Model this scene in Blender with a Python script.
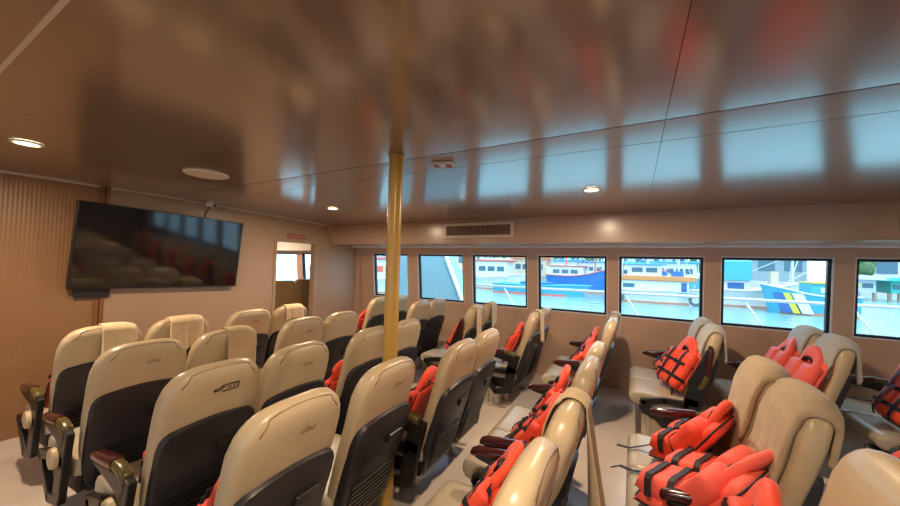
import bpy, bmesh, math, random
from mathutils import Vector, Matrix
random.seed(7)
C = bpy.context.scene.collection
for o in list(bpy.data.objects): bpy.data.objects.remove(o)
PI = math.pi

# ------------------------------------------------------------------ camera
F_PX = 335.5; YAW, PITCH, ROLL = math.radians(61.4), math.radians(1.9), math.radians(1.48)
cd = bpy.data.cameras.new('camera'); cam = bpy.data.objects.new('camera', cd); C.objects.link(cam)
cd.sensor_width = 36; cd.lens = F_PX / 900 * 36; cd.clip_start = 0.05; cd.clip_end = 500
def rx(a): return Matrix(((1, 0, 0), (0, math.cos(a), math.sin(a)), (0, -math.sin(a), math.cos(a))))
_M = Matrix(((math.cos(YAW), -math.sin(YAW), 0), (0, 0, -1), (math.sin(YAW), math.cos(YAW), 0)))
_Q = Matrix(((math.cos(ROLL), -math.sin(ROLL), 0), (math.sin(ROLL), math.cos(ROLL), 0), (0, 0, 1)))
W = _Q @ rx(PITCH) @ _M
R3 = Matrix((W[0], -W[1], -W[2])).transposed()
cam.matrix_world = Matrix.Translation((0, 0, 1.62)) @ R3.to_4x4()
bpy.context.scene.camera = cam

# ------------------------------------------------------------------ world, sun, exposure
sc = bpy.context.scene
sc.view_settings.view_transform = 'Standard'; sc.view_settings.look = 'None'
sc.view_settings.gamma = 1; sc.view_settings.use_curve_mapping = False
sc.view_settings.exposure = 0.35
wd = bpy.data.worlds.new('sky'); sc.world = wd; wd.use_nodes = True
bg = wd.node_tree.nodes['Background']; bg.inputs[0].default_value = (0.60, 0.86, 1.10, 1); bg.inputs[1].default_value = 2.8
sd = bpy.data.lights.new('sun', 'SUN'); sun = bpy.data.objects.new('sun', sd); C.objects.link(sun)
sd.energy = 2.2; sd.angle = 0.05; sd.color = (1, 0.96, 0.9)
sun.rotation_euler = Vector((0.35, 0.25, -0.9)).to_track_quat('-Z', 'Y').to_euler()
DOWNLIGHT_W = 30; DOWNLIGHT_COL = (1.0, 0.76, 0.52)

# ------------------------------------------------------------------ materials
def mat(name, col, rough=0.5, metal=0.0, spec=0.5, coat=0.0, noise=None, bump=None, emit=None, wave=None, sheen=0, coat_ior=1.5, coat_rough=.1):
    """noise=(scale, amount): colour mottling; bump=(scale, strength, dist); wave=(scale, axis, strength)"""
    m = bpy.data.materials.new(name); m.use_nodes = True
    nt = m.node_tree; b = nt.nodes['Principled BSDF']
    b.inputs['Base Color'].default_value = (*col, 1); b.inputs['Roughness'].default_value = rough
    b.inputs['Metallic'].default_value = metal; b.inputs['Specular IOR Level'].default_value = spec
    b.inputs['Coat Weight'].default_value = coat; b.inputs['Coat IOR'].default_value = coat_ior; b.inputs['Coat Roughness'].default_value = min(rough, coat_rough)
    if sheen: b.inputs['Sheen Weight'].default_value = sheen
    tc = nt.nodes.new('ShaderNodeTexCoord')
    if noise:
        n = nt.nodes.new('ShaderNodeTexNoise'); n.inputs['Scale'].default_value = noise[0]; n.inputs['Detail'].default_value = 4
        nt.links.new(tc.outputs['Object'], n.inputs['Vector'])
        r = nt.nodes.new('ShaderNodeMapRange'); r.inputs[1].default_value = .3; r.inputs[2].default_value = .7
        r.inputs[3].default_value = 1 - noise[1]; r.inputs[4].default_value = 1 + noise[1]
        nt.links.new(n.outputs['Fac'], r.inputs[0])
        mx = nt.nodes.new('ShaderNodeVectorMath'); mx.operation = 'SCALE'; mx.inputs[0].default_value = col
        nt.links.new(r.outputs[0], mx.inputs['Scale']); nt.links.new(mx.outputs[0], b.inputs['Base Color'])
    if bump or wave:
        bp = nt.nodes.new('ShaderNodeBump')
        if wave:
            t = nt.nodes.new('ShaderNodeTexWave'); t.inputs['Scale'].default_value = wave[0]; t.bands_direction = wave[1]
            bp.inputs['Strength'].default_value = wave[2]; bp.inputs['Distance'].default_value = 0.004
        else:
            t = nt.nodes.new('ShaderNodeTexNoise'); t.inputs['Scale'].default_value = bump[0]; t.inputs['Detail'].default_value = 3
            bp.inputs['Strength'].default_value = bump[1]; bp.inputs['Distance'].default_value = bump[2]
        nt.links.new(tc.outputs['Object'], t.inputs['Vector'])
        nt.links.new(t.outputs['Fac'], bp.inputs['Height']); nt.links.new(bp.outputs[0], b.inputs['Normal'])
    if emit:
        b.inputs['Emission Color'].default_value = (*emit[0], 1); b.inputs['Emission Strength'].default_value = emit[1]
    return m
M = {}
M['leather'] = mat('leather', (0.50, 0.385, 0.24), 0.34, noise=(5, .07), bump=(60, .12, .004))
M['leather_seat'] = mat('leather_seat', (0.46, 0.39, 0.29), 0.30, noise=(5, .07), bump=(60, .12, .004))
M['shell'] = mat('shell', (0.018, 0.016, 0.020), 0.42, bump=(160, .1, .002))
M['shell_dark'] = mat('shell_dark', (0.012, 0.011, 0.012), 0.35)
M['piping'] = mat('piping', (0.22, 0.15, 0.08), 0.6)
M['burgundy'] = mat('burgundy', (0.055, 0.008, 0.009), 0.22, coat=.3)
M['olive'] = mat('olive', (0.10, 0.075, 0.018), 0.3)
M['steel'] = mat('steel', (0.55, 0.5, 0.42), 0.35, metal=.7)
M['ribbed_steel'] = mat('ribbed_steel', (0.62, 0.57, 0.48), 0.35, metal=.3)
M['knob'] = mat('knob', (0.55, 0.42, 0.24), 0.4)
M['emblem_dark'] = mat('emblem_dark', (0.03, 0.015, 0.01), 0.6)
M['emblem_faint'] = mat('emblem_faint', (0.33, 0.22, 0.12), 0.6)
M['emblem_red'] = mat('emblem_red', (0.55, 0.10, 0.07), 0.6)
M['towel_cream'] = mat('towel_cream', (0.62, 0.47, 0.28), 0.95, noise=(14, .1), bump=(260, .35, .003), sheen=.2)
M['towel_tan'] = mat('towel_tan', (0.50, 0.36, 0.20), 0.95, noise=(14, .1), bump=(260, .35, .003), sheen=.2)
M['towel_grey'] = mat('towel_grey', (0.47, 0.44, 0.40), 0.95, noise=(14, .1), bump=(260, .5, .003), sheen=.2)
M['towel_brown'] = mat('towel_brown', (0.42, 0.31, 0.19), 0.95, noise=(14, .12), bump=(260, .5, .003), sheen=.2)
M['orange'] = mat('orange', (0.93, 0.075, 0.03), 0.6, noise=(9, .1), bump=(25, .35, .01), sheen=.15)
M['orange_pink'] = mat('orange_pink', (0.94, 0.12, 0.08), 0.6, noise=(9, .1), bump=(25, .35, .01), sheen=.15)
M['webbing'] = mat('webbing', (0.012, 0.011, 0.014), 0.6, bump=(400, .3, .001))
M['ceiling'] = mat('ceiling', (0.22, 0.142, 0.105), 0.3, spec=.5, coat=1.0, coat_ior=2.4, coat_rough=.155, noise=(.7, .04), bump=(1.2, .02, .01))
M['wall_beige'] = mat('wall_beige', (0.38, 0.25, 0.165), 0.38, noise=(1.2, .05))
M['wall_window'] = mat('wall_window', (0.56, 0.37, 0.27), 0.26, noise=(1.2, .05))
M['soffit'] = mat('soffit', (0.44, 0.29, 0.21), 0.24, noise=(1.2, .05))
M['wall_ribbed'] = mat('wall_ribbed', (0.27, 0.14, 0.065), 0.4, wave=(12, 'X', .25), noise=(2, .06))
M['trim'] = mat('trim', (0.62, 0.52, 0.44), 0.3)
M['trim_brown'] = mat('trim_brown', (0.22, 0.09, 0.035), 0.35)
M['strip'] = mat('strip', (0.90, 0.91, 0.93), 0.25)  # white stands in for the window reflection under the soffit
M['floor'] = mat('floor', (0.60, 0.51, 0.44), 0.25, noise=(3, .06), bump=(90, .04, .003))
M['groove'] = mat('groove', (0.02, 0.015, 0.012), 0.8)
M['pole'] = mat('pole', (0.50, 0.30, 0.06), 0.28, spec=.6)
M['gasket'] = mat('gasket', (0.008, 0.009, 0.012), 0.4)
M['lit_reveal'] = mat('lit_reveal', (0.70, 0.72, 0.75), 0.4)  # paler than the wall: daylight on the opening put into the colour
M['white'] = mat('white', (0.78, 0.72, 0.66), 0.45)
M['white_plastic'] = mat('white_plastic', (0.75, 0.72, 0.68), 0.4)
M['black_plastic'] = mat('black_plastic', (0.01, 0.01, 0.011), 0.3)
M['screen'] = mat('screen', (0.006, 0.005, 0.006), 0.07, spec=.8)
M['sign_red'] = mat('sign_red', (0.36, 0.08, 0.07), 0.5)
M['grille'] = mat('grille', (0.30, 0.19, 0.13), 0.4)
M['lamp'] = mat('lamp', (1, .8, .5), 0.4, emit=((1.0, 0.78, 0.45), 9))
# glass: thin pane, mostly clear with a Fresnel reflection
g = bpy.data.materials.new('glass'); g.use_nodes = True; nt = g.node_tree; nt.nodes.remove(nt.nodes['Principled BSDF'])
tr = nt.nodes.new('ShaderNodeBsdfTransparent'); tr.inputs[0].default_value = (.93, .97, .98, 1)
gl = nt.nodes.new('ShaderNodeBsdfGlossy'); gl.inputs['Roughness'].default_value = .02
lw = nt.nodes.new('ShaderNodeLayerWeight'); pw = nt.nodes.new('ShaderNodeMath'); pw.operation = 'POWER'; pw.inputs[1].default_value = 5; nt.links.new(lw.outputs['Facing'], pw.inputs[0])
fr = nt.nodes.new('ShaderNodeMath'); fr.operation = 'MULTIPLY_ADD'; fr.inputs[1].default_value = .6; fr.inputs[2].default_value = .03; nt.links.new(pw.outputs[0], fr.inputs[0])
mx = nt.nodes.new('ShaderNodeMixShader'); nt.links.new(fr.outputs[0], mx.inputs[0]); nt.links.new(tr.outputs[0], mx.inputs[1]); nt.links.new(gl.outputs[0], mx.inputs[2])
nt.links.new(mx.outputs[0], nt.nodes['Material Output'].inputs[0]); M['glass'] = g

# ------------------------------------------------------------------ helpers
def obj(name, bm, m, parent=None, smooth=None, bevel=0, subsurf=0):
    me = bpy.data.meshes.new(name); bmesh.ops.recalc_face_normals(bm, faces=bm.faces); bm.to_mesh(me); bm.free()
    o = bpy.data.objects.new(name, me); C.objects.link(o)
    me.materials.append(M[m] if isinstance(m, str) else m)
    if parent: o.parent = parent
    if smooth:
        for p in me.polygons: p.use_smooth = True
        if smooth != 'all': me.set_sharp_from_angle(angle=math.radians(smooth))
    if bevel:
        md = o.modifiers.new('bevel', 'BEVEL'); md.width = bevel; md.segments = 2; md.limit_method = 'ANGLE'
    if subsurf:
        md = o.modifiers.new('sub', 'SUBSURF'); md.levels = subsurf; md.render_levels = subsurf
    return o
def thing(name, label, cat, loc=(0, 0, 0), rotz=0, group=None):
    o = bpy.data.objects.new(name, None); C.objects.link(o); o.location = loc; o.rotation_euler = (0, 0, rotz); o.empty_display_size = .05
    return tag(o, label, cat, group)
def tag(o, label, cat, group=None):
    o['label'] = label; o['category'] = cat
    if group: o['group'] = group
    return o
def struct(o): o['kind'] = 'structure'; return o
def box(bm, a, b, mtx=None):
    x0, y0, z0 = a; x1, y1, z1 = b
    v = [bm.verts.new(p) for p in ((x0, y0, z0), (x1, y0, z0), (x1, y1, z0), (x0, y1, z0), (x0, y0, z1), (x1, y0, z1), (x1, y1, z1), (x0, y1, z1))]
    for f in ((3, 2, 1, 0), (4, 5, 6, 7), (0, 1, 5, 4), (1, 2, 6, 5), (2, 3, 7, 6), (3, 0, 4, 7)): bm.faces.new([v[i] for i in f])
    if mtx: bmesh.ops.transform(bm, matrix=mtx, verts=v)
    return v
def loft(bm, rings, cap=True, closed=True):
    vs = [[bm.verts.new(p) for p in r] for r in rings]
    n = len(vs[0])
    for a, b in zip(vs, vs[1:]):
        for i in range(n if closed else n - 1):
            j = (i + 1) % n; bm.faces.new((a[i], a[j], b[j], b[i]))
    if cap:
        bm.faces.new(vs[0][::-1]); bm.faces.new(vs[-1])
    return vs
def cyl(bm, p0, p1, r0, r1=None, n=16, cap=True):
    p0, p1 = Vector(p0), Vector(p1); r1 = r0 if r1 is None else r1
    d = (p1 - p0).normalized(); a = d.orthogonal().normalized(); b = d.cross(a)
    loft(bm, [[p + (a * math.cos(t) + b * math.sin(t)) * r for t in [2 * PI * i / n for i in range(n)]] for p, r in ((p0, r0), (p1, r1))], cap)
def tube(bm, pts, r, n=8):
    pts = [Vector(p) for p in pts]; rings = []; prev = None
    for i, p in enumerate(pts):
        d = (pts[min(i + 1, len(pts) - 1)] - pts[max(i - 1, 0)]).normalized()
        a = d.orthogonal().normalized() if prev is None else (prev - d * prev.dot(d)).normalized()
        prev = a; b = d.cross(a)
        rr = r(i / (len(pts) - 1)) if callable(r) else r
        rings.append([p + (a * math.cos(t) + b * math.sin(t)) * rr for t in [2 * PI * k / n for k in range(n)]])
    loft(bm, rings)
def prism(bm, poly, axis, a, b):
    """poly of 2-D points extruded along axis (0,1,2) from a to b"""
    def P(p, c):
        q = list(p); q.insert(axis, c); return q
    loft(bm, [[P(p, a) for p in poly], [P(p, b) for p in poly]])
def sell(w, d0, d1, n, k=32):
    """superellipse section: half width w, depth from -d0 to d1"""
    r = []
    for i in range(k):
        t = 2 * PI * i / k; c, s = math.cos(t), math.sin(t)
        x = w * math.copysign(abs(c) ** (2 / n), c); y = math.copysign(abs(s) ** (2 / n), s); y *= d1 if y > 0 else d0
        r.append((x, y))
    return r
def lerp(tab, x):
    for (a, va), (b, vb) in zip(tab, tab[1:]):
        if x <= b:
            t = max(0, (x - a) / (b - a)); return va + (vb - va) * t
    return tab[-1][1]
def copy_tree(o, parent=None):
    c = o.copy(); C.objects.link(c)
    if parent: c.parent = parent
    for ch in list(o.children): copy_tree(ch, c)
    return c
def panel(us, vs, holes, th, fn):
    """slab in (u,v) with rectangular holes, thickness th; fn(u,v,w)->xyz"""
    bm = bmesh.new(); U = sorted(set(us + [h[0] for h in holes] + [h[1] for h in holes])); V = sorted(set(vs + [h[2] for h in holes] + [h[3] for h in holes]))
    cache = {}
    def vert(i, j, k):
        if (i, j, k) not in cache: cache[(i, j, k)] = bm.verts.new(fn(U[i], V[j], k * th))
        return cache[(i, j, k)]
    def solid(i, j):
        if not (0 <= i < len(U) - 1 and 0 <= j < len(V) - 1): return False
        u, v = (U[i] + U[i + 1]) / 2, (V[j] + V[j + 1]) / 2
        return not any(h[0] < u < h[1] and h[2] < v < h[3] for h in holes)
    for i in range(len(U) - 1):
        for j in range(len(V) - 1):
            if not solid(i, j): continue
            for k in (0, 1): bm.faces.new([vert(i, j, k), vert(i + 1, j, k), vert(i + 1, j + 1, k), vert(i, j + 1, k)])
            for (di, dj), (a, b) in {(-1, 0): ((0, 0), (0, 1)), (1, 0): ((1, 0), (1, 1)), (0, -1): ((0, 0), (1, 0)), (0, 1): ((0, 1), (1, 1))}.items():
                if not solid(i + di, j + dj):
                    bm.faces.new([vert(i + a[0], j + a[1], 0), vert(i + b[0], j + b[1], 0), vert(i + b[0], j + b[1], 1), vert(i + a[0], j + a[1], 1)])
    return bm

# ------------------------------------------------------------------ room shell
XL, YB, YF, YFF = -3.7, -5.6, 4.75, 9.2      # left wall, rear wall, TV wall, far end of the forward cabin
CZ = 2.32; KX = 1.83; SLOPE = .07 / 2.44; SX = 4.27
def cz(x): return CZ - max(0, x - KX) * SLOPE
def wx(z): return 4.95 + .10 * (1.8 - z)     # inner face of the leaning window wall
bm = bmesh.new(); box(bm, (XL - .1, YB - .1, -.1), (5.35, YFF + .1, 0)); struct(obj('floor', bm, 'floor'))
# ceiling of panels with narrow grooves between them
bm = bmesh.new(); G = .0025
xs = [XL, -1.5, .275, 1.83, 2.11, SX + .3]; ys = [YB, -2.95, -.13, 2.70, YF + .02]
for i in range(len(xs) - 1):
    for j in range(len(ys) - 1):
        x0, x1, y0, y1 = xs[i] + (.005 if i == 3 else .003 if i == 4 else G / 2), xs[i + 1] - (.005 if i == 2 else .003 if i == 3 else G / 2), ys[j] + G / 2, ys[j + 1] - G / 2
        v = box(bm, (x0, y0, CZ), (x1, y1, CZ + .02))
        for q in v: q.co.z += cz(q.co.x) - CZ
ce = struct(obj('ceiling', bm, 'ceiling'))
bm = bmesh.new(); v = box(bm, (XL - .1, YB - .1, CZ + .03), (5.3, YFF + .1, CZ + .12)); struct(obj('ceiling_deck', bm, 'groove'))
bm = bmesh.new(); box(bm, (XL, YF + .08, 2.2), (5.1, YFF, 2.22)); struct(obj('ceiling_forward', bm, 'white'))
# bright trim bead seen on the near forward seam
bm = bmesh.new(); box(bm, (.268, -2.9, CZ - .003), (.282, 2.7, CZ + .004)); struct(obj('trim_1', bm, 'trim'))
# window wall with its openings
WZ0, WZ1 = .975, 1.79
WIN = [(3.565, 4.39), (2.445, 3.36), (1.385, 2.30), (.297, 1.234), (-.752, .167), (-1.836, -.905), (-2.91, -1.985), (-3.98, -3.06), (-5.05, -4.13)]
FWIN = [(5.35, 6.46), (6.62, 7.62), (7.78, 8.8)]
TH = .10
bm = panel([YB, YFF], [0, 2.3], [(a, b, WZ0, WZ1) for a, b in WIN + FWIN], TH, lambda u, v, w: (wx(v) + w, u, v))
struct(obj('wall_right', bm, 'wall_window'))
def window(k, a, b, z0=WZ0, z1=WZ1, fx=wx, sgn=1):
    fw, e = .028, .010
    bm = panel([a, b], [z0, z1], [(a + e, b - e, z0 + e, z1 - e)], .07, lambda u, v, w: (fx(v) + sgn * (w + .001), u, v))
    o = struct(obj('window_%d' % k, bm, 'lit_reveal'))
    a, b, z0, z1 = a + e, b - e, z0 + e, z1 - e
    bm = panel([a, b], [z0, z1], [(a + fw, b - fw, z0 + fw, z1 - fw)], .04, lambda u, v, w: (fx(v) + sgn * (w + .028), u, v)); obj('gasket', bm, 'gasket', o)
    bm = panel([a + fw - .004, b - fw + .004], [z0 + fw - .004, z1 - fw + .004], [], .006, lambda u, v, w: (fx(v) + sgn * (w + .045), u, v)); obj('glass_pane', bm, 'glass', o)
    return o
n = 0
for a, b in WIN + FWIN:
    n += 1; window(n, a, b)
# left wall with windows of the same kind (daylight comes in from both sides of the boat)
LW = [(-4.9 + 1.06 * i, -4.9 + 1.06 * i + .92) for i in range(9)]
bm = panel([YB, YF], [0, 2.32], [(a, b, .95, 1.8) for a, b in LW], .1, lambda u, v, w: (XL - w, u, v)); struct(obj('wall_left', bm, 'wall_beige'))
for a, b in LW:
    n += 1; window(n, a, b, .95, 1.8, lambda v: XL, -1)
bm = bmesh.new(); box(bm, (XL - .1, YB - .1, 0), (5.3, YB, 2.35)); struct(obj('wall_back', bm, 'wall_beige'))
# TV wall: ribbed part, post, plain part with the doorway
DX0, DX1, DZ = 3.19, 3.90, 1.91
bm = panel([XL, 1.27], [0, 2.35], [], .08, lambda u, v, w: (u, YF + w, v)); struct(obj('wall_front_ribbed', bm, 'wall_ribbed'))
bm = panel([1.33, 5.15], [0, 2.35], [(DX0, DX1, 0, DZ)], .08, lambda u, v, w: (u, YF - .012 + w, v)); struct(obj('wall_front', bm, 'wall_beige'))
bm = bmesh.new(); box(bm, (1.266, YF - .014, 0), (1.298, YF + .05, 2.33)); struct(obj('trim_2', bm, 'trim_brown'))
bm = bmesh.new(); box(bm, (1.304, YF - .022, 0), (1.334, YF + .05, 2.33)); struct(obj('trim_3', bm, 'trim_brown'))
# bead between the TV wall and the ceiling
bm = bmesh.new()
for x0, x1, y in ((XL, 1.262, YF), (1.34, KX, YF - .012), (KX, SX, YF - .012)):
    v = box(bm, (x0, y - .018, CZ - .016), (x1, y + .01, CZ))
    for q in v: q.co.z += cz(q.co.x) - CZ
struct(obj('trim_4', bm, 'trim'))
# door frame
bm = bmesh.new()
for a, b in (((DX0 - .03, 0), (DX0 + .012, DZ)), ((DX1 - .012, 0), (DX1 + .04, DZ + .03)), ((DX0 - .03, DZ - .012), (DX1 - .012, DZ + .03))):
    box(bm, (a[0], YF - .03, a[1]), (b[0], YF + .08, b[1]))
struct(obj('door_1', bm, 'wall_beige', bevel=.004))
# soffit above the windows
bm = bmesh.new(); SZ = 1.925
prism(bm, [(SX, SZ), (SX, cz(SX) + .02), (5.0, cz(SX) + .02), (5.0, SZ - .02)], 1, YB, YF - .02); struct(obj('ceiling_soffit', bm, 'soffit'))
bm = bmesh.new(); box(bm, (4.74, YB, SZ - .035), (wx(SZ) + .01, YF - .03, SZ - .012)); struct(obj('trim_sheen', bm, 'strip'))  # added band, its white paints the windows' sheen on the glossy underside
bm = bmesh.new(); box(bm, (SX - .012, YB, SZ - .006), (SX + .03, YF - .04, SZ + .006)); struct(obj('trim_6', bm, 'soffit'))
bm = bmesh.new()
prism(bm, [(SX - .10, cz(SX)), (SX, cz(SX)), (SX, SZ - .01), (SX - .035, SZ)], 1, YF - .08, YF - .014); struct(obj('trim_7', bm, 'soffit'))
bm = bmesh.new(); box(bm, (4.88, YF - .045, 0), (5.05, YF - .012, SZ)); struct(obj('trim_8', bm, 'wall_window'))
# forward cabin seen through the doorway
bm = bmesh.new(); box(bm, (XL, YFF, 0), (5.3, YFF + .1, 2.3)); struct(obj('wall_forward', bm, 'white'))
bm = bmesh.new(); box(bm, (2.0, YF + .08, 0), (2.06, YFF, 2.2)); struct(obj('wall_forward_left', bm, 'wall_beige'))
bm = bmesh.new(); box(bm, (4.75, YF + .09, 1.83), (4.96, YFF, 2.2)); struct(obj('trim_9', bm, 'white'))

# ------------------------------------------------------------------ passenger seat
TILT = math.atan2(.22, .70); LB = .734                 # backrest recline and length
BO = Vector((0, -.20, .40))                            # foot of the backrest
def B(u, s, d):
    """backrest coordinates: u across, s up the back, d towards the sitter"""
    c, t = math.cos(TILT), math.sin(TILT)
    return (BO.x + u, BO.y - s * t + d * c, BO.z + s * c + d * t)
WT = [(0, .205), (.1, .218), (.3, .23), (.5, .232), (.58, .228), (.64, .214), (.685, .188), (.71, .16), (.726, .118), (.734, .06)]
FT = [(0, .045), (.15, .05), (.3, .045), (.45, .045), (.58, .062), (.66, .058), (.70, .045), (.725, .028), (.734, .012)]
BT = [(0, .05), (.3, .055), (.55, .058), (.66, .055), (.70, .045), (.725, .028), (.734, .012)]
def st_of(u):
    u = abs(u); lo, hi = .5, LB
    for _ in range(30):
        mid = (lo + hi) / 2
        if lerp(WT, mid) > u: lo = mid
        else: hi = mid
    return lo
def seat_parts(root, side, emblem, window_pair=False, raised=False, knob=False, arm=True):
    """side -1: left seat of a pair (arm on its left), +1: right seat"""
    ss = [0, .03, .1, .2, .3, .4, .5, .58, .62, .64, .66, .685, .70, .71, .718, .726, .731, .734]
    bm = bmesh.new()
    loft(bm, [[B(x, s, y) for x, y in sell(lerp(WT, s), lerp(BT, s), lerp(FT, s), 3.6, 36)] for s in ss])
    back = obj('backrest', bm, 'leather', root, 60)
    bm = bmesh.new(); pts = []
    for i in range(41):
        t = -1 + i / 20
        s = .44 + (.726 - .44) * (1 - abs(t) ** 3.0) if abs(t) > .45 else .726 - .012 * (t / .45) ** 2
        u = math.copysign(min(abs(t) ** .8 * .25, lerp(WT, s) * .93), t)
        pts.append(B(u, s, -lerp(BT, s) * .80 - .002))
    tube(bm, pts[8:33], .0028, 6); obj('piping', bm, 'piping', back, 'all')
    # dark shell on the back
    out = []
    for s, w in ((-.16, .17), (-.08, .195), (0, .206), (.2, .214), (.36, .217), (.41, .212), (.44, .20), (.458, .18), (.468, .15)): out.append((w, s))
    top = [(.10, .477), (.05, .482), (0, .484), (-.05, .482), (-.10, .477)]
    poly = out + top + [(-w, s) for w, s in reversed(out)]
    bm = bmesh.new(); loft(bm, [[B(u * k, s0 * k2 + .15 * (1 - k2), d) for u, s0 in poly] for k, k2, d in ((1, 1, -.030), (1, 1, -.066), (.985, .99, -.074), (.95, .97, -.078))])
    shell = obj('back_shell', bm, 'shell', back, 35)
    bm = bmesh.new(); v = box(bm, (.035, .275, -.094), (.145, .33, -.075))
    for q in v: q.co = B(*q.co)
    h = obj('latch_handle', bm, 'shell_dark', shell, bevel=.006)
    bm = bmesh.new()
    for i in range(8):
        s = -.11 + i * .031; v = box(bm, (-.16, s, -.087), (.16, s + .014, -.076))
        for q in v: q.co = B(*q.co)
    obj('grille', bm, 'shell_dark', shell)
    if emblem:
        bm = bmesh.new()
        def stroke(x0, s0, x1, s1, w=.004):
            d = Vector((x1 - x0, s1 - s0)); p = Vector((-d.y, d.x)).normalized() * w / 2
            vs = [bm.verts.new(B(x + sx * p.x, s + sx * p.y, -lerp(BT, s) + dd)) for dd in (-.0022, .004) for x, s, sx in ((x0, s0, 1), (x1, s1, 1), (x1, s1, -1), (x0, s0, -1))]
            for f in ((0, 1, 2, 3), (7, 6, 5, 4), (0, 4, 5, 1), (1, 5, 6, 2), (2, 6, 7, 3), (3, 7, 4, 0)): bm.faces.new([vs[i] for i in f])
        ex, es = .03, .605
        if emblem == 'emblem_dark':
            for a in ((-.01, .0, .055, .0), (-.01, .032, .055, .032), (.055, 0, .055, .032), (-.06, .018, -.01, .024), (-.055, .008, -.02, .012), (-.06, .018, -.055, .008), (-.03, .024, -.015, .036), (-.02, .0, -.01, .0), (.0, .016, .02, .016), (.03, .01, .04, .022)): stroke(ex + a[0], es + a[1], ex + a[2], es + a[3], .0055)
        else:
            for a in ((-.035, .018, -.012, .03), (-.03, .008, .0, .014), (-.012, .03, .012, .018), (.0, .014, .03, .008), (.012, .018, .034, .024)): stroke(ex + a[0], es + a[1], ex + a[2], es + a[3], .007)
        obj('emblem', bm, emblem, back)
    # cushion
    prof = [(-.235, .345), (-.24, .40), (-.225, .44), (-.15, .448), (0, .452), (.12, .460), (.22, .463), (.262, .452), (.284, .425), (.284, .385), (.262, .355), (.18, .34), (0, .335)]
    bm = bmesh.new(); cyv, czv = 0, .40
    loft(bm, [[(x, cyv + (y - cyv) * k, czv + (z - czv) * k) for y, z in prof] for x, k in ((-.234, .82), (-.231, .92), (-.222, .98), (-.2, 1), (-.07, 1), (.07, 1), (.2, 1), (.222, .98), (.231, .92), (.234, .82))])
    cu = obj('seat_cushion', bm, 'leather_seat', root, 50)
    bm = bmesh.new(); prism(bm, [(-.24, .27), (-.22, .24), (.10, .22), (.20, .30), (.20, .345), (-.24, .345)], 0, -.215, .215); obj('seat_pan', bm, 'shell_dark', root, bevel=.008)
    # leg and beam
    lx = .0 if side < 0 else .08
    bm = bmesh.new(); box(bm, (lx - .022, -.075, .012), (lx + .022, -.03, .25)); leg = obj('leg', bm, 'steel', root, bevel=.004)
    bm = bmesh.new(); box(bm, (lx - .045, -.14, 0), (lx + .045, .04, .012)); obj('foot_plate', bm, 'steel', leg, bevel=.003)
    bm = bmesh.new(); box(bm, (-.226 if side > 0 else -.10, -.07, .145), (.226 if side < 0 else .12, -.035, .175)); obj('base_beam', bm, 'steel', root, bevel=.004)
    if window_pair and side < 0:
        bm = bmesh.new(); box(bm, (-.15, -.02, 0), (.21, .17, .235))
        for i in range(6): box(bm, (-.145 + i * .06, .165, .005), (-.11 + i * .06, .178, .23)); 
        for i in range(3): box(bm, (-.162, -.01 + i * .06, .005), (-.148, .025 + i * .06, .23))
        obj('pedestal', bm, 'ribbed_steel', root, bevel=.004)
    # arm on the outer side
    if not arm: return
    x = side * .268
    def arm_ring(y, z, w, h): return [(x + px, y, z + pz) for px, pz in sell(w, h, h, 3, 16)]
    up = Matrix.Translation((0, -.235, .60)) @ Matrix.Rotation(math.radians(103), 4, 'X') @ Matrix.Translation((0, .235, -.60)) if raised else None
    def swing(bm):
        if raised: bmesh.ops.transform(bm, matrix=up, verts=bm.verts)
    bm = bmesh.new(); loft(bm, [arm_ring(y, z, w, h) for y, z, w, h in ((.148, .616, .012, .010), (.14, .620, .022, .018), (.11, .627, .027, .024), (0, .640, .029, .025), (-.10, .652, .029, .025), (-.115, .653, .027, .024))]); swing(bm)
    arm = obj('arm_pad', bm, 'burgundy', root, 50)
    bm = bmesh.new(); loft(bm, [arm_ring(y, z, w, h) for y, z, w, h in ((-.112, .650, .023, .022), (-.17, .645, .025, .026), (-.235, .625, .025, .028), (-.245, .618, .02, .022))]); swing(bm); obj('arm_hinge', bm, 'olive', root, 50)
    def strut(bm, pts, w=.018, t=.022):
        for (y0, z0), (y1, z1) in zip(pts, pts[1:]):
            d = Vector((0, y1 - y0, z1 - z0)); p = Vector((0, -d.z, d.y)).normalized() * t
            a, b2 = Vector((x, y0, z0)) - d.normalized() * t * .6, Vector((x, y1, z1)) + d.normalized() * t * .6
            loft(bm, [[q + p + Vector((-w, 0, 0)), q + p + Vector((w, 0, 0)), q - p + Vector((w, 0, 0)), q - p + Vector((-w, 0, 0))] for q in (a, b2)])
    bm = bmesh.new(); prism(bm, [(.125, .605), (.10, .595), (-.10, .56), (-.22, .53), (-.26, .60), (-.22, .625), (-.10, .632)], 0, x - .022, x + .022); swing(bm); obj('arm_body', bm, 'shell_dark', root, bevel=.006)
    bm = bmesh.new()
    strut(bm, [(-.235, .60), (-.20, .46), (-.17, .27)], t=.055)
    strut(bm, [(-.19, .23), (-.02, .19), (.17, .39), (.0, .43), (-.17, .43)], t=.028)
    obj('side_frame', bm, 'shell_dark', root, bevel=.006)
    if knob:
        bm = bmesh.new(); cyl(bm, (x + side * .018, -.15, .46), (x + side * .045, -.15, .46), .062, .055, 24); obj('recline_knob', bm, 'knob', root, 40, bevel=.005)
protos = {}
def seat(side, emblem, wp, x, y, label, raised=False, knob=False, arm=True):
    k = (side, emblem, wp, raised, knob, arm)
    if k not in protos:
        r = thing('passenger_seat', '', 'seat'); seat_parts(r, side, emblem, wp, raised, knob, arm); protos[k] = r
    else: r = copy_tree(protos[k])
    r.location = (x, y, 0); tag(r, label, 'seat', 'passenger seats'); return r
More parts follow.
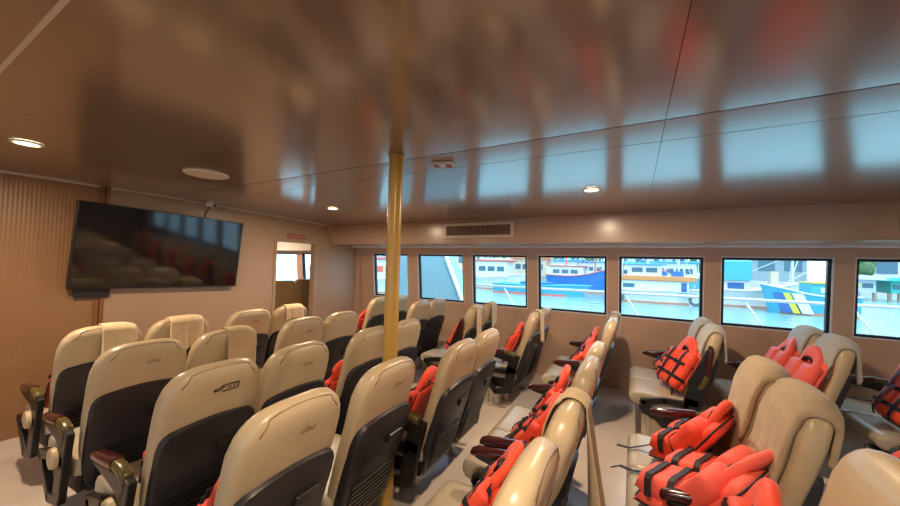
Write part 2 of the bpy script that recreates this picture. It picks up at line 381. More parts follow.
ROWS = [3.85, 3.03, 2.22, 1.42, .61, -.26, -1.05, -1.85]      # cushion centre of each row, front to back
COLS = [.94, 1.42, 2.08, 2.54, 3.93, 4.41]
RN = ['in the first row below the television', 'in the second row', 'in the third row', 'in the fourth row beside the yellow pole',
      'in the fifth row behind the yellow pole']
CN = ['leftmost seat', 'second seat from the left', 'third seat from the left', 'aisle end seat']
EMB = {(0, 0): None, (1, 0): 'emblem_faint', (2, 0): 'emblem_dark', (3, 0): 'emblem_faint', (0, 2): 'emblem_red', (1, 2): 'emblem_faint', (2, 1): 'emblem_faint', (3, 1): 'emblem_faint', (3, 2): 'emblem_faint', (4, 0): 'emblem_faint'}
EXTRA = {(0, 0): ', cream towel', (0, 1): ', cream towel', (1, 1): ', tan towel', (2, 0): ', dark winged mark',
         (0, 2): ', red mark', (0, 3): ', cream cloth', (4, 1): ', long tan towel'}
for r in range(5):
    for c in range(4):
        seat(-1 if c in (0, 2) else 1, EMB.get((r, c)), False, COLS[c] + (.05 if r == 0 and c < 2 else 0) - ((.07, -.02)[c] if r == 3 and c < 2 else 0), ROWS[r] + (.11 if r == 3 and c < 2 else .03 if r == 4 and c == 0 else 0), CN[c] + ' ' + RN[r] + EXTRA.get((r, c), ''), False, c == 0 and r < 4, not (r == 3 and c == 1))
seat(1, None, False, 1.40, ROWS[5] + .01, 'beige seat cut by the bottom right corner of the photo')
seat(-1, None, False, COLS[2], ROWS[5], 'large beige seat at right with thick brown towel, nearer one of its pair')
seat(1, None, False, COLS[3], ROWS[5], 'beige seat at right with thick brown towel, farther one of its pair')
seat(1, None, False, COLS[3], ROWS[6], 'seat mostly hidden behind the corner seat at the right photo edge', False, False, False)
WN = ['foremost window pair beside the first window', 'second window pair below the pale blue hull', 'third window pair below the third window', 'fourth window pair below the fourth window', 'fifth window pair below the post right of the fourth window', 'sixth window pair below the fifth window', 'seventh window pair below the patrol boat window', 'last window pair at the right photo edge']
WR = [3.70, 2.98, 2.14, 1.38, .58, -.26, -1.06, -1.86]
for r in range(8):
    for c in (4, 5):
        seat(-1 if c == 4 else 1, None, True, COLS[c], WR[r], ('aisle seat of the ' if c == 4 else 'window side seat of the ') + WN[r], c == 4 and r in (2, 5))

# ------------------------------------------------------------------ towels over the backrests
def towel(x, y, u0, u1, lf, lb, m, label, th=.006, wav=.006, fold=0, seed=0, plumb=1.0):
    rnd = random.Random(seed); ph = [rnd.uniform(0, 6.28) for _ in range(4)]
    bm = bmesh.new(); NU, path = 22, []
    for i in range(NU + 1):
        u = u0 + (u1 - u0) * i / NU; t = i / NU
        st = st_of(min(abs(u), .205)); col = []
        wv = lambda k: wav * (math.sin(t * 17 + ph[0]) + .6 * math.sin(t * 31 + ph[1])) * k
        off = .007 + th / 2
        def surf(s, front):
            d = lerp(FT, s) if front else lerp(BT, s)
            e = max(0, 1 - abs(u / max(lerp(WT, s), .01)) ** 3.6) ** (1 / 3.6)
            return d * max(e, .25)
        N1 = 10
        for k in range(N1):
            s = st - .03 - (lf - .03) * (1 - k / N1) ** 1.0
            col.append((u, s, max(surf(s, True), .03) + off + min(.006, abs(wv(1 - k / N1)))))
        df, db = max(surf(st - .03, True), .03) + off, max(surf(st - .03, False), .03) + off
        for k in range(9):
            a = PI * k / 8; d = math.cos(a); col.append((u, st - .03 + (.03 + off) * math.sin(a), df * d if d > 0 else db * d))
        for k in range(1, N1 + 3):
            q = k / (N1 + 2); h = (lb * (1 + .06 * math.sin(t * 5 + ph[2])) - .03) * q
            col.append((u * (1 - .22 * q * fold), st - .03 - h * math.cos(TILT * plumb), -(db + h * math.sin(TILT * plumb) + abs(wv(q)) * 1.5)))
        path.append([B(*p) for p in col])
    loft(bm, path, cap=False, closed=False)
    o = obj('headrest_towel', bm, m, None, 'all'); md = o.modifiers.new('solid', 'SOLIDIFY'); md.thickness = th; md.offset = 0
    o.location = (x, y, 0); tag(o, label, 'towel', 'towels over the seat tops')
    return o
T = towel
T(COLS[0] + .05, ROWS[0], -.03, .17, .2, .26, 'towel_cream', 'cream towel over the leftmost seat below the television', seed=1)
T(COLS[1] + .05, ROWS[0], -.10, .15, .2, .25, 'towel_cream', 'wrinkled pinkish cream towel on second seat below the television', seed=2)
T(COLS[1], ROWS[1], -.03, .19, .2, .30, 'towel_tan', 'long creased tan towel hanging behind a second row seat', seed=3, wav=.01)
T(COLS[3], ROWS[0], -.10, .12, .2, .13, 'towel_cream', 'short cream cloth on the seat in front of the doorway', seed=4)
T(COLS[1], ROWS[4], -.02, .18, .22, .58, 'towel_tan', 'very long tan towel hanging behind the seat in the centre foreground', seed=5, wav=.045, fold=1)
T(COLS[5], WR[4], -.1, .14, .25, .22, 'towel_grey', 'pale towel on the window side seat under the post between fourth and fifth windows', seed=6)
T(COLS[4], WR[3], -.05, .13, .25, .34, 'towel_cream', 'pale towel on aisle seat of the pair under the fourth window', seed=7)
T(COLS[4], WR[2], -.12, .02, .25, .34, 'towel_cream', 'long pale towel on aisle seat of the pair under the third window', seed=8)
T(COLS[5], WR[2], -.1, .08, .25, .30, 'towel_cream', 'pale towel on window side seat of the pair under the third window', seed=9)
T(COLS[2], ROWS[5], -.20, .10, .34, .16, 'towel_brown', 'thick brown towel on the large near seat at right', th=.022, seed=10, plumb=.3, wav=.004)
T(COLS[3], ROWS[5], -.20, .12, .34, .16, 'towel_brown', 'thick brown towel on the seat behind the large near right one', th=.022, seed=11, plumb=.3, wav=.004)
T(COLS[4], WR[5], -.18, .10, .24, .24, 'towel_grey', 'grey towel on aisle seat beside the strapped life jacket under the fifth window', th=.018, seed=12)
T(COLS[5], WR[5], -.18, .12, .24, .22, 'towel_grey', 'grey towel on window side seat under the post right of the fifth window', th=.018, seed=13)
T(COLS[4], WR[6], -.20, .10, .26, .24, 'towel_grey', 'grey towel on aisle seat of the pair under the patrol boat window', th=.018, seed=14)
T(COLS[5], WR[6], -.18, .14, .26, .24, 'towel_grey', 'grey towel on window side seat under the patrol boat window', th=.018, seed=15)

# ------------------------------------------------------------------ life jackets
def jacket(x, y, label, y0=-.10, th0=68, th1=72, vb=.2, tw=0, dx=0, seed=0, mat_='orange', wid=.175, hgt=.42, straps=2, cord=False, lean=0, z0=.475, flare=0, thick=1.0):
    rnd = random.Random(seed)
    # spine of the jacket from hem to collar, bending from angle th0 to th1
    NS = 40; L = hgt + .16; P = [(y0, z0)]; A = []
    for i in range(NS + 1):
        v = L * i / NS; t = min(1, max(0, (v - vb + .08) / .16)); t = t * t * (3 - 2 * t); A.append(math.radians(th0 + (th1 - th0) * t))
    for i in range(NS): P.append((P[-1][0] - math.cos(A[i]) * L / NS, P[-1][1] + math.sin(A[i]) * L / NS))
    ct, st = math.cos(tw), math.sin(tw)
    def map3(u, v, w):
        f = max(0, min(NS - 1e-6, v / L * NS)); i = int(f); f -= i
        a = A[i] + (A[i + 1] - A[i]) * f; py = P[i][0] + (P[i + 1][0] - P[i][0]) * f; pz = P[i][1] + (P[i + 1][1] - P[i][1]) * f
        q = (v - max(0, min(L, v))); py -= math.cos(a) * q; pz += math.sin(a) * q
        X = u + lean * v; Y = py + w * math.sin(a); Z = pz + w * math.cos(a)
        return Vector((X * ct - (Y - y0) * st, X * st + (Y - y0) * ct + y0, Z))
    root = thing('life_jacket', label, 'life jacket', (x + dx, y, 0), 0, 'orange life jackets')
    f1, f2 = rnd.uniform(0, 6), rnd.uniform(0, 6)
    def bulge(u, v, u0, u1, v0, v1, t):
        a = 2 * (u - u0) / (u1 - u0) - 1; b = 2 * (v - v0) / (v1 - v0) - 1
        return t * max(0, 1 - abs(a) ** 9) ** .45 * max(0, 1 - abs(b) ** 10) ** .45 + (.006 * math.sin(v * 26 + f1 + u * 9) + .005 * math.sin(v * 41 - u * 37 + f2)) * max(0, 1 - a * a) * max(0, 1 - b * b)
    def pillow(name, u0, u1, v0, v1, w0, t, m, parent, shear=0):
        bm = bmesh.new(); nu, nv = 12, 16; grid = {}
        for s in (0, 1):
            for i in range(nu + 1):
                for j in range(nv + 1):
                    u = u0 + (u1 - u0) * i / nu; v = v0 + (v1 - v0) * j / nv
                    edge = i in (0, nu) or j in (0, nv)
                    if s == 1 and edge: grid[s, i, j] = grid[0, i, j]; continue
                    k = bulge(u, v, u0, u1, v0, v1, t)
                    # round the corners
                    a = 2 * i / nu - 1; b = 2 * j / nv - 1; rr = 1 - .08 * max(0, abs(a) + abs(b) - 1.3)
                    uu = (u0 + u1) / 2 + (u - (u0 + u1) / 2) * rr + shear * b; vv = (v0 + v1) / 2 + (v - (v0 + v1) / 2) * rr
                    w = w0 + t * .35 + (k * .65 if s else -min(k, t) * .35)
                    grid[s, i, j] = bm.verts.new(map3(uu, vv, w))
        for s in (0, 1):
            for i in range(nu):
                for j in range(nv):
                    f = [grid[s, i, j], grid[s, i + 1, j], grid[s, i + 1, j + 1], grid[s, i, j + 1]]
                    bm.faces.new(f if s else f[::-1])
        return obj(name, bm, m, parent, 'all')
    T0 = .045 * thick; T1 = .066 * thick
    pillow('back_panel', -wid - .015, wid + .015, 0, hgt, 0, T0, mat_, root)
    bm = bmesh.new(); hw, q = wid + .013, []
    for i in range(65):
        a = 2 * PI * i / 64; c, d = math.cos(a), math.sin(a)
        q.append(map3(hw * math.copysign(abs(c) ** .28, c), hgt / 2 + hgt * .495 * math.copysign(abs(d) ** .28, d), T0 * .42))
    tube(bm, q, .005, 6); obj('edge_binding', bm, 'webbing', root, 'all')
    W0 = T0 * .62
    for sd in (-1, 1):
        a, b = sorted((sd * .008 + flare * sd, sd * (wid + flare)))
        pillow('front_panel', a, b, .01, hgt * .86, W0, T1, mat_, root, shear=.010 * sd)
    # collar: flat foam yoke round the neck opening, dark inside
    def arch(r_in, r_out, w0, w1, nm, m, k=20):
        bm = bmesh.new(); rings = []
        for i in range(k + 1):
            a = PI * i / k; c, q = math.cos(a), math.sin(a); rm, rw = (r_in + r_out) / 2, (r_out - r_in) / 2
            wob = 1 + .05 * math.sin(3 * a + f1)
            rings.append([map3(-(rm + pr) * 1.1 * c * wob, hgt * .78 + (rm + pr) * 1.35 * q * wob, (w0 + w1) / 2 + pw + .012 * math.sin(a * 2 + f2)) for pr, pw in sell(rw, (w1 - w0) / 2, (w1 - w0) / 2, 3.2, 16)])
        loft(bm, rings); return obj(nm, bm, m, root, 50)
    arch(.052, .135, W0 + .005, W0 + .052, 'collar', mat_)
    arch(.044, .058, W0 + .020, W0 + .056, 'collar_binding', 'webbing')
    if straps:
        def band(pts3, width, nm):
            bm = bmesh.new(); r = []
            for i, (u, v, w) in enumerate(pts3):
                du = pts3[min(i + 1, len(pts3) - 1)][0] - pts3[max(i - 1, 0)][0]; dv = pts3[min(i + 1, len(pts3) - 1)][1] - pts3[max(i - 1, 0)][1]
                hor = abs(du) >= abs(dv)
                e = (0, width / 2) if hor else (width / 2, 0)
                r.append([map3(u - e[0], v - e[1], w), map3(u + e[0], v + e[1], w), map3(u + e[0], v + e[1], w + .004), map3(u - e[0], v - e[1], w + .004)])
            loft(bm, r); return obj(nm, bm, 'webbing', root)
        def front_w(u, v):
            u = abs(u) - flare
            if u < .008 or u > wid: return W0 + T1 * .38
            return W0 + T1 * .35 + .65 * bulge(u, v, .008, wid, .01, hgt * .86, T1) + .007
        for vv in (.11, .26) if hgt < .5 or straps > 1 else (.10, .20):
            pts = []
            for i in range(27):
                u = (-1 + 2 * i / 26) * (wid + flare + .012)
                pts.append((u, vv, max(front_w(u, vv), W0 + T1 * .55) if abs(u) < wid + flare - .006 else W0 + T1 * .25))
            b_ = band(pts, .030, 'waist_strap')
            bm = bmesh.new(); q = [map3(sx, vv + sv, W0 + T1 * .6 + sw) for sw in (0, .022) for sx, sv in ((-.032, -.022), (.032, -.022), (.032, .022), (-.032, .022))]
            vs = [bm.verts.new(c) for c in q]
            for f in ((3, 2, 1, 0), (4, 5, 6, 7), (0, 1, 5, 4), (1, 2, 6, 5), (2, 3, 7, 6), (3, 0, 4, 7)): bm.faces.new([vs[k] for k in f])
            obj('buckle', bm, 'black_plastic', b_, bevel=.004)
        for sd in (-1, 1) if straps > 1 else ():
            u = sd * (wid * .52 + flare)
            band([(u, .0 + hgt * .86 * i / 24, front_w(u, min(max(.0 + hgt * .86 * i / 24, .012), hgt * .85))) for i in range(25)], .026, 'shoulder_strap')
    if cord:
        bm = bmesh.new(); r = []
        base = [(.06, -.02, .06), (.05, -.08, .02), (.03, -.15, .012), (0, -.20, .03), (-.02, -.24, .015)] if cord == 1 else [(-.1, .02, .06), (-.12, -.06, .03), (-.16, -.14, .012), (-.15, -.22, .012)]
        for i in range(25):
            f = i / 24 * (len(base) - 1); k = min(int(f), len(base) - 2); f -= k; f = f * f * (3 - 2 * f)
            u, v, w = [base[k][j] + (base[k + 1][j] - base[k][j]) * f for j in range(3)]
            r.append([map3(u - .012, v, w), map3(u + .012, v, w), map3(u + .012, v, w + .004), map3(u - .012, v, w + .004)])
        loft(bm, r); obj('loose_strap', bm, 'webbing', root)
    return root
J = jacket
J(COLS[4], WR[5], 'upright orange life jacket with black strap grid, leaning by the aisle under the fifth window', y0=-0.08, th0=58, th1=64, tw=.35, hgt=0.46, wid=.19, seed=1, cord=2, thick=1.3)
J(COLS[5], WR[5], 'orange life jacket partly behind the strap grid one, under the fifth window', y0=-0.02, th0=42, th1=50, tw=.2, hgt=.38, seed=2, mat_='orange_pink')
J(COLS[4], WR[6], 'orange life jacket on the aisle seat under the patrol boat window', y0=-0.11, th0=60, th1=66, seed=3, mat_='orange_pink', straps=False, hgt=0.5, wid=.20, thick=1.3)
J(COLS[5], WR[6], 'orange life jacket on the window side seat under the patrol boat window', y0=-0.09, th0=58, th1=64, seed=4, mat_='orange_pink', straps=False, hgt=0.5, thick=1.3)
J(COLS[4], WR[7], 'orange life jacket cut by the right photo edge', y0=0.08, th0=60, th1=66, seed=5, hgt=0.6, thick=1.3)
J(COLS[3], ROWS[5], 'orange life jacket with raised collar, farther of the two on the right foreground seats', y0=0.08, th0=12, th1=58, vb=0.2, tw=-0.45, seed=6, wid=0.23, hgt=0.52, cord=2, straps=1, dx=0.06, thick=1.5)
J(COLS[2], ROWS[5], 'large orange life jacket sprawled on the near right foreground seat', y0=0.14, th0=9, th1=54, vb=0.28, tw=-0.5, seed=7, wid=0.26, hgt=0.6, mat_='orange_pink', cord=1, dx=0.06, straps=1, lean=0, thick=1.6)
J(1.40, ROWS[5] + .01, 'orange life jacket top at the bottom photo edge on the right', y0=-0.05, th0=66, th1=70, seed=8, hgt=0.36, straps=1, dx=0.1)
J(COLS[3], ROWS[6], 'bit of orange life jacket behind the corner seat at the right photo edge', y0=-.04, th0=50, th1=60, seed=24, hgt=.20, wid=.16)
J(COLS[1], ROWS[4], 'orange life jacket beside the nearest centre seat, at the bottom edge', y0=.0, th0=50, th1=62, seed=9, hgt=0.28, dx=.05, straps=1)
J(COLS[2], ROWS[4], 'orange life jacket right behind the twin burgundy armrests', y0=.04, th0=34, th1=58, seed=10, hgt=.40, cord=1)
J(COLS[3], ROWS[4], 'orange life jacket on the aisle end seat of the fifth row', y0=-.02, th0=52, th1=64, seed=11, hgt=.38)
J(COLS[4], WR[4], 'orange life jacket on the aisle seat under the post right of the fourth window', y0=.02, th0=44, th1=56, seed=12, hgt=.34)
J(COLS[5], WR[4], 'orange life jacket on the window side seat under the post right of the fourth window', y0=-.02, th0=54, th1=60, seed=13, mat_='orange_pink', hgt=.38)
J(COLS[4], WR[3], 'orange life jacket on the aisle seat under the fourth window', y0=-.06, th0=58, th1=66, seed=14, hgt=.42, wid=.15)
J(COLS[4], WR[2], 'orange life jacket on the aisle seat under the third window', y0=-.07, th0=60, th1=68, seed=15, hgt=.30, wid=.15, dx=.03)
J(COLS[4], WR[0], 'orange life jacket on the aisle seat beside the first window, left of the pole', y0=-.09, th0=66, th1=70, seed=16, hgt=.34, dx=-.08)
J(COLS[5], WR[0], 'orange life jacket on the window side seat beside the first window, right of the pole', y0=-.09, th0=66, th1=70, seed=17, hgt=.34, dx=.08)
J(COLS[0] + .05, ROWS[0], 'orange life jacket at the left of the leftmost seat below the television', y0=-.09, th0=66, th1=70, seed=18, hgt=.26, dx=-.05, wid=.15)
J(COLS[0] - .07, ROWS[3] + .11, 'orange life jacket peeking out left of the foreground seat with armrest', y0=-.09, th0=66, th1=70, seed=19, hgt=.24, dx=-.02, wid=.16)
J(COLS[2], ROWS[3], 'orange life jacket on the fourth row seat right of the pole', y0=-.08, th0=64, th1=68, seed=20, hgt=.34, dx=-.05)
J(COLS[0], ROWS[2], 'orange life jacket showing beneath the armrest of the seat with dark winged mark', y0=-.09, th0=66, th1=70, seed=21, hgt=.18, wid=.16)
J(COLS[3], ROWS[1], 'orange life jacket on the second row aisle end seat', y0=-.09, th0=66, th1=70, seed=22, hgt=.22, dx=-.02, wid=.16)
J(COLS[2], ROWS[2], 'orange life jacket on the third row seat before the pole', y0=-.09, th0=66, th1=70, seed=23, hgt=.22, dx=-.02, wid=.16)

# ------------------------------------------------------------------ pole, television, fittings
t = thing('support_pole', 'shiny yellow ochre pole between the seats from floor to ceiling', 'pole', (1.732, 1.362, 0))
bm = bmesh.new(); cyl(bm, (0, 0, .01), (0, 0, CZ - .012), .046, n=40); obj('shaft', bm, 'pole', t, 40)
bm = bmesh.new(); cyl(bm, (0, 0, 0), (0, 0, .012), .07, n=40); obj('base_flange', bm, 'pole', t, 40)
bm = bmesh.new(); cyl(bm, (0, 0, CZ - .014), (0, 0, CZ - .001), .052, n=40); obj('top_collar', bm, 'pole', t, 40)

t = thing('television', 'large black flat television on the front wall, tilted down, reflecting the cabin', 'television', (1.83, YF - .115, 1.695))
t.rotation_euler = (math.radians(5), math.radians(1.5), 0)
bm = bmesh.new(); box(bm, (-.765, -.02, -.425), (.765, .03, .425)); obj('casing', bm, 'black_plastic', t, bevel=.006)
bm = bmesh.new(); box(bm, (-.75, -.0225, -.402), (.75, -.019, .413)); obj('screen', bm, 'screen', t)
bm = bmesh.new(); box(bm, (-.2, .03, -.15), (.2, .06, .15)); box(bm, (-.05, .05, -.05), (.05, .11, .05)); obj('wall_mount', bm, 'black_plastic', t)
bm = bmesh.new(); box(bm, (-.70, .03, -.52), (-.45, .05, -.40)); obj('mount_bracket', bm, 'shell', t)

def downlight(x, y, label, z=None, power=1.0):
    t = thing('downlight', label, 'light', (x, y, cz(x) if z is None else z), 0, 'round ceiling downlights')
    if x > KX and z is None: t.rotation_euler = (0, math.atan(SLOPE), 0)
    bm = bmesh.new(); k = 32
    loft(bm, [[(r * math.cos(2 * PI * i / k), r * math.sin(2 * PI * i / k), z) for i in range(k)] for r, z in ((.072, -.001), (.072, -.006), (.066, -.012), (.056, -.012), (.052, -.004))], cap=False); obj('rim', bm, 'white_plastic', t, 40)
    bm = bmesh.new(); cyl(bm, (0, 0, -.008), (0, 0, -.002), .053, n=32); obj('diffuser', bm, 'lamp', t)
    ld = bpy.data.lights.new('lamp_glow', 'AREA'); ld.shape = 'DISK'; ld.size = .09; ld.energy = DOWNLIGHT_W * power; ld.color = DOWNLIGHT_COL; ld.spread = PI
    lo = bpy.data.objects.new('lamp_glow', ld); C.objects.link(lo); lo.parent = t; lo.location = (0, 0, -.02)
downlight(.555, 3.37, 'lit round downlight at the left photo edge')
downlight(2.98, 3.32, 'small lit round downlight left of the yellow pole')
downlight(3.04, .31, 'lit round downlight in the window reflections, right of the pole')
for x, y, p in ((.555, .31, .8), (.555, -2.75, .4), (3.04, -2.75, .2), (-2.0, 3.37, .4), (-2.0, .31, .4), (-2.0, -2.75, .3)):
    downlight(x, y, 'round ceiling downlight outside the photo, same row spacing as the lit ones', None, p)

downlight(3.9, 6.8, 'added unseen downlight brightening the forward cabin beyond the doorway', 2.2)  # added lamp, out of sight, so the forward cabin is lit

t = thing('ceiling_speaker', 'round white speaker grille flush in the ceiling near the television', 'speaker', (1.46, 3.13, CZ))
bm = bmesh.new(); cyl(bm, (0, 0, -.010), (0, 0, 0), .155, .16, 40); obj('rim', bm, 'white_plastic', t, 40, bevel=.002)
bm = bmesh.new(); cyl(bm, (0, 0, -.014), (0, 0, -.009), .14, n=40); obj('mesh_grille', bm, mat('speaker_mesh', (.6, .52, .47), .6, bump=(500, .6, .002)), t, 40)

t = thing('smoke_detector', 'small white rectangular detector with red ends on the ceiling beyond the pole', 'detector', (1.98, 1.15, cz(1.98)), .3)
bm = bmesh.new(); box(bm, (-.04, -.075, -.022), (.04, .075, 0)); obj('housing', bm, 'white_plastic', t, bevel=.006)
bm = bmesh.new(); box(bm, (-.032, -.06, -.027), (.032, -.02, -.020)); box(bm, (-.032, .03, -.027), (.032, .06, -.020)); obj('indicator', bm, 'sign_red', t, bevel=.002)

t = thing('security_camera', 'small white camera on the ceiling edge above the television, cable behind', 'camera', (2.22, YF - .12, cz(2.22)))
bm = bmesh.new(); cyl(bm, (0, 0, -.012), (0, 0, 0), .045, n=24); obj('mount', bm, 'white_plastic', t, 40)
bm = bmesh.new(); box(bm, (-.06, -.03, -.05), (.05, .025, -.012)); obj('body', bm, 'white_plastic', t, bevel=.008)
bm = bmesh.new(); cyl(bm, (.03, -.042, -.034), (.03, -.028, -.034), .016, n=20); obj('lens', bm, 'black_plastic', t, 40)
bm = bmesh.new(); tube(bm, [(.01, .02, -.03), (.02, .07, -.07), (0, .10, -.13), (-.02, .098, -.25)], .006, 8); obj('cable', bm, 'shell_dark', t, 'all')

t = thing('air_vent', 'long slatted air conditioning grille on the soffit above the windows', 'vent', (SX, 1.905, 2.10))
bm = panel([-.53, .53], [-.105, .105], [(-.485, .485, -.068, .068)], .022, lambda u, v, w: (-.001 - w, u, v)); obj('frame', bm, 'trim', t, bevel=.003)
bm = bmesh.new(); box(bm, (-.004, -.49, -.07), (-.001, .49, .07)); obj('backing', bm, 'groove', t)
bm = bmesh.new()
for i in range(8): box(bm, (-.016, -.487, -.062 + i * .0165), (-.006, .487, -.056 + i * .0165))
for i in range(17): box(bm, (-.012, -.48 + i * .06 - .003, -.068), (-.005, -.48 + i * .06 + .003, .068))
obj('slats', bm, 'grille', t)

t = thing('door_sign', 'narrow reddish sign above the doorway', 'sign', (3.53, YF - .012, 2.0))
bm = bmesh.new(); box(bm, (-.165, -.008, -.035), (.165, 0, .035)); obj('plate', bm, 'sign_red', t, bevel=.002)
bm = bmesh.new(); 
for i in range(9): box(bm, (-.13 + i * .03, -.0095, -.012), (-.13 + i * .03 + .018, -.0075, .012))
obj('lettering', bm, mat('sign_text', (.5, .25, .22), .5), t)

# small ceiling-side fitting on the soffit at the far right
t = thing('soffit_fitting', 'dark small fitting on the soffit at the right photo edge', 'fitting', (SX - .001, -2.0, 2.06))
bm = bmesh.new(); box(bm, (-.02, -.05, -.06), (0, .03, .06)); obj('plate', bm, 'shell', t, bevel=.004)

# forward cabin seats seen through the doorway
def cabin_seat(x, y, label):
    t = thing('cabin_seat', label, 'seat', (x, y, 0), 0, 'forward cabin seats')
    bm = bmesh.new(); loft(bm, [[(px, py - .1 * (z - .4), z) for px, py in sell(w, .06, .06, 4, 28)] for z, w in ((.35, .23), (.6, .25), (1.1, .25), (1.2, .24), (1.235, .21), (1.25, .16))]); obj('backrest', bm, mat('cabin_leather', (.30, .20, .10), .45), t, 50)
    bm = bmesh.new(); box(bm, (-.23, .02, .34), (.23, .48, .46)); obj('seat_cushion', bm, 'leather_seat', t, bevel=.03)
    bm = bmesh.new(); box(bm, (-.2, .05, 0), (.2, .42, .34)); obj('pedestal', bm, 'shell', t, bevel=.01)
cabin_seat(3.84, 5.55, 'tan high seat back in the doorway, left one')
cabin_seat(4.46, 5.75, 'darker tan seat back at the right edge of the doorway')

# ------------------------------------------------------------------ outside: side deck rail, neighbouring hull, harbour
M['rail'] = mat('rail', (.62, .74, .78), .4)
t = thing('deck_railing', 'pale side rail with slanted stays just outside the windows', 'railing', (6.3, 0, 0))
bm = bmesh.new(); tube(bm, [(0, 2.95, 1.21), (0, 0, 1.215), (0, -4.6, 1.235)], .022, 10); obj('top_rail', bm, 'rail', t, 'all')
for y in (2.22, .12, -1.41, -2.48, -3.6):
    bm = bmesh.new(); tube(bm, [(0, y, 1.21), (.05, y - .5, .35), (.06, y - .55, -.1)], .016, 8); obj('stay', bm, 'rail', t, 'all')
bm = bmesh.new(); box(bm, (-.95, -6, -.25), (.12, 9, -.1)); obj('side_deck', bm, 'rail', t)
M['hull_blue'] = mat('hull_blue', (.22, .42, .50), .5, noise=(.5, .04))
M['hull_edge'] = mat('hull_edge', (.85, .88, .9), .5)
t = thing('neighbouring_bow', 'flat pale blue hull side with white slanted edge right outside the second window', 'boat', (7.0, 0, 0))
bm = bmesh.new(); prism(bm, [(5.6, .55), (5.4, 3.6), (4.75, 3.6), (4.02, 2.0), (3.36, .55), (2.9, -.6), (3.6, -1.3), (5.0, -1.3)], 0, 0, .5)
obj('hull_side', bm, 'hull_blue', t)
bm = bmesh.new(); tube(bm, [(-.02, 4.72, 3.6), (-.02, 4.0, 2.0), (-.02, 3.34, .55), (-.02, 2.88, -.6)], .05, 8); obj('edge_band', bm, 'hull_edge', t, 'all')

WATER = -1.3
m = mat('water', (.17, .35, .36), .16, spec=.5)
nt = m.node_tree; b = nt.nodes['Principled BSDF']; tc = nt.nodes.new('ShaderNodeTexCoord'); mp = nt.nodes.new('ShaderNodeMapping'); mp.inputs['Scale'].default_value = (1.2, .35, 1)
nz = nt.nodes.new('ShaderNodeTexNoise'); nz.inputs['Scale'].default_value = 1.6; nz.inputs['Detail'].default_value = 5
bp_ = nt.nodes.new('ShaderNodeBump'); bp_.inputs['Strength'].default_value = .5; bp_.inputs['Distance'].default_value = .25
nt.links.new(tc.outputs['Object'], mp.inputs[0]); nt.links.new(mp.outputs[0], nz.inputs['Vector']); nt.links.new(nz.outputs['Fac'], bp_.inputs['Height']); nt.links.new(bp_.outputs[0], b.inputs['Normal'])
M['water'] = m
bm = bmesh.new(); box(bm, (-60, -120, WATER - .2), (130, 160, WATER)); o = obj('harbour_water', bm, 'water'); struct(o)

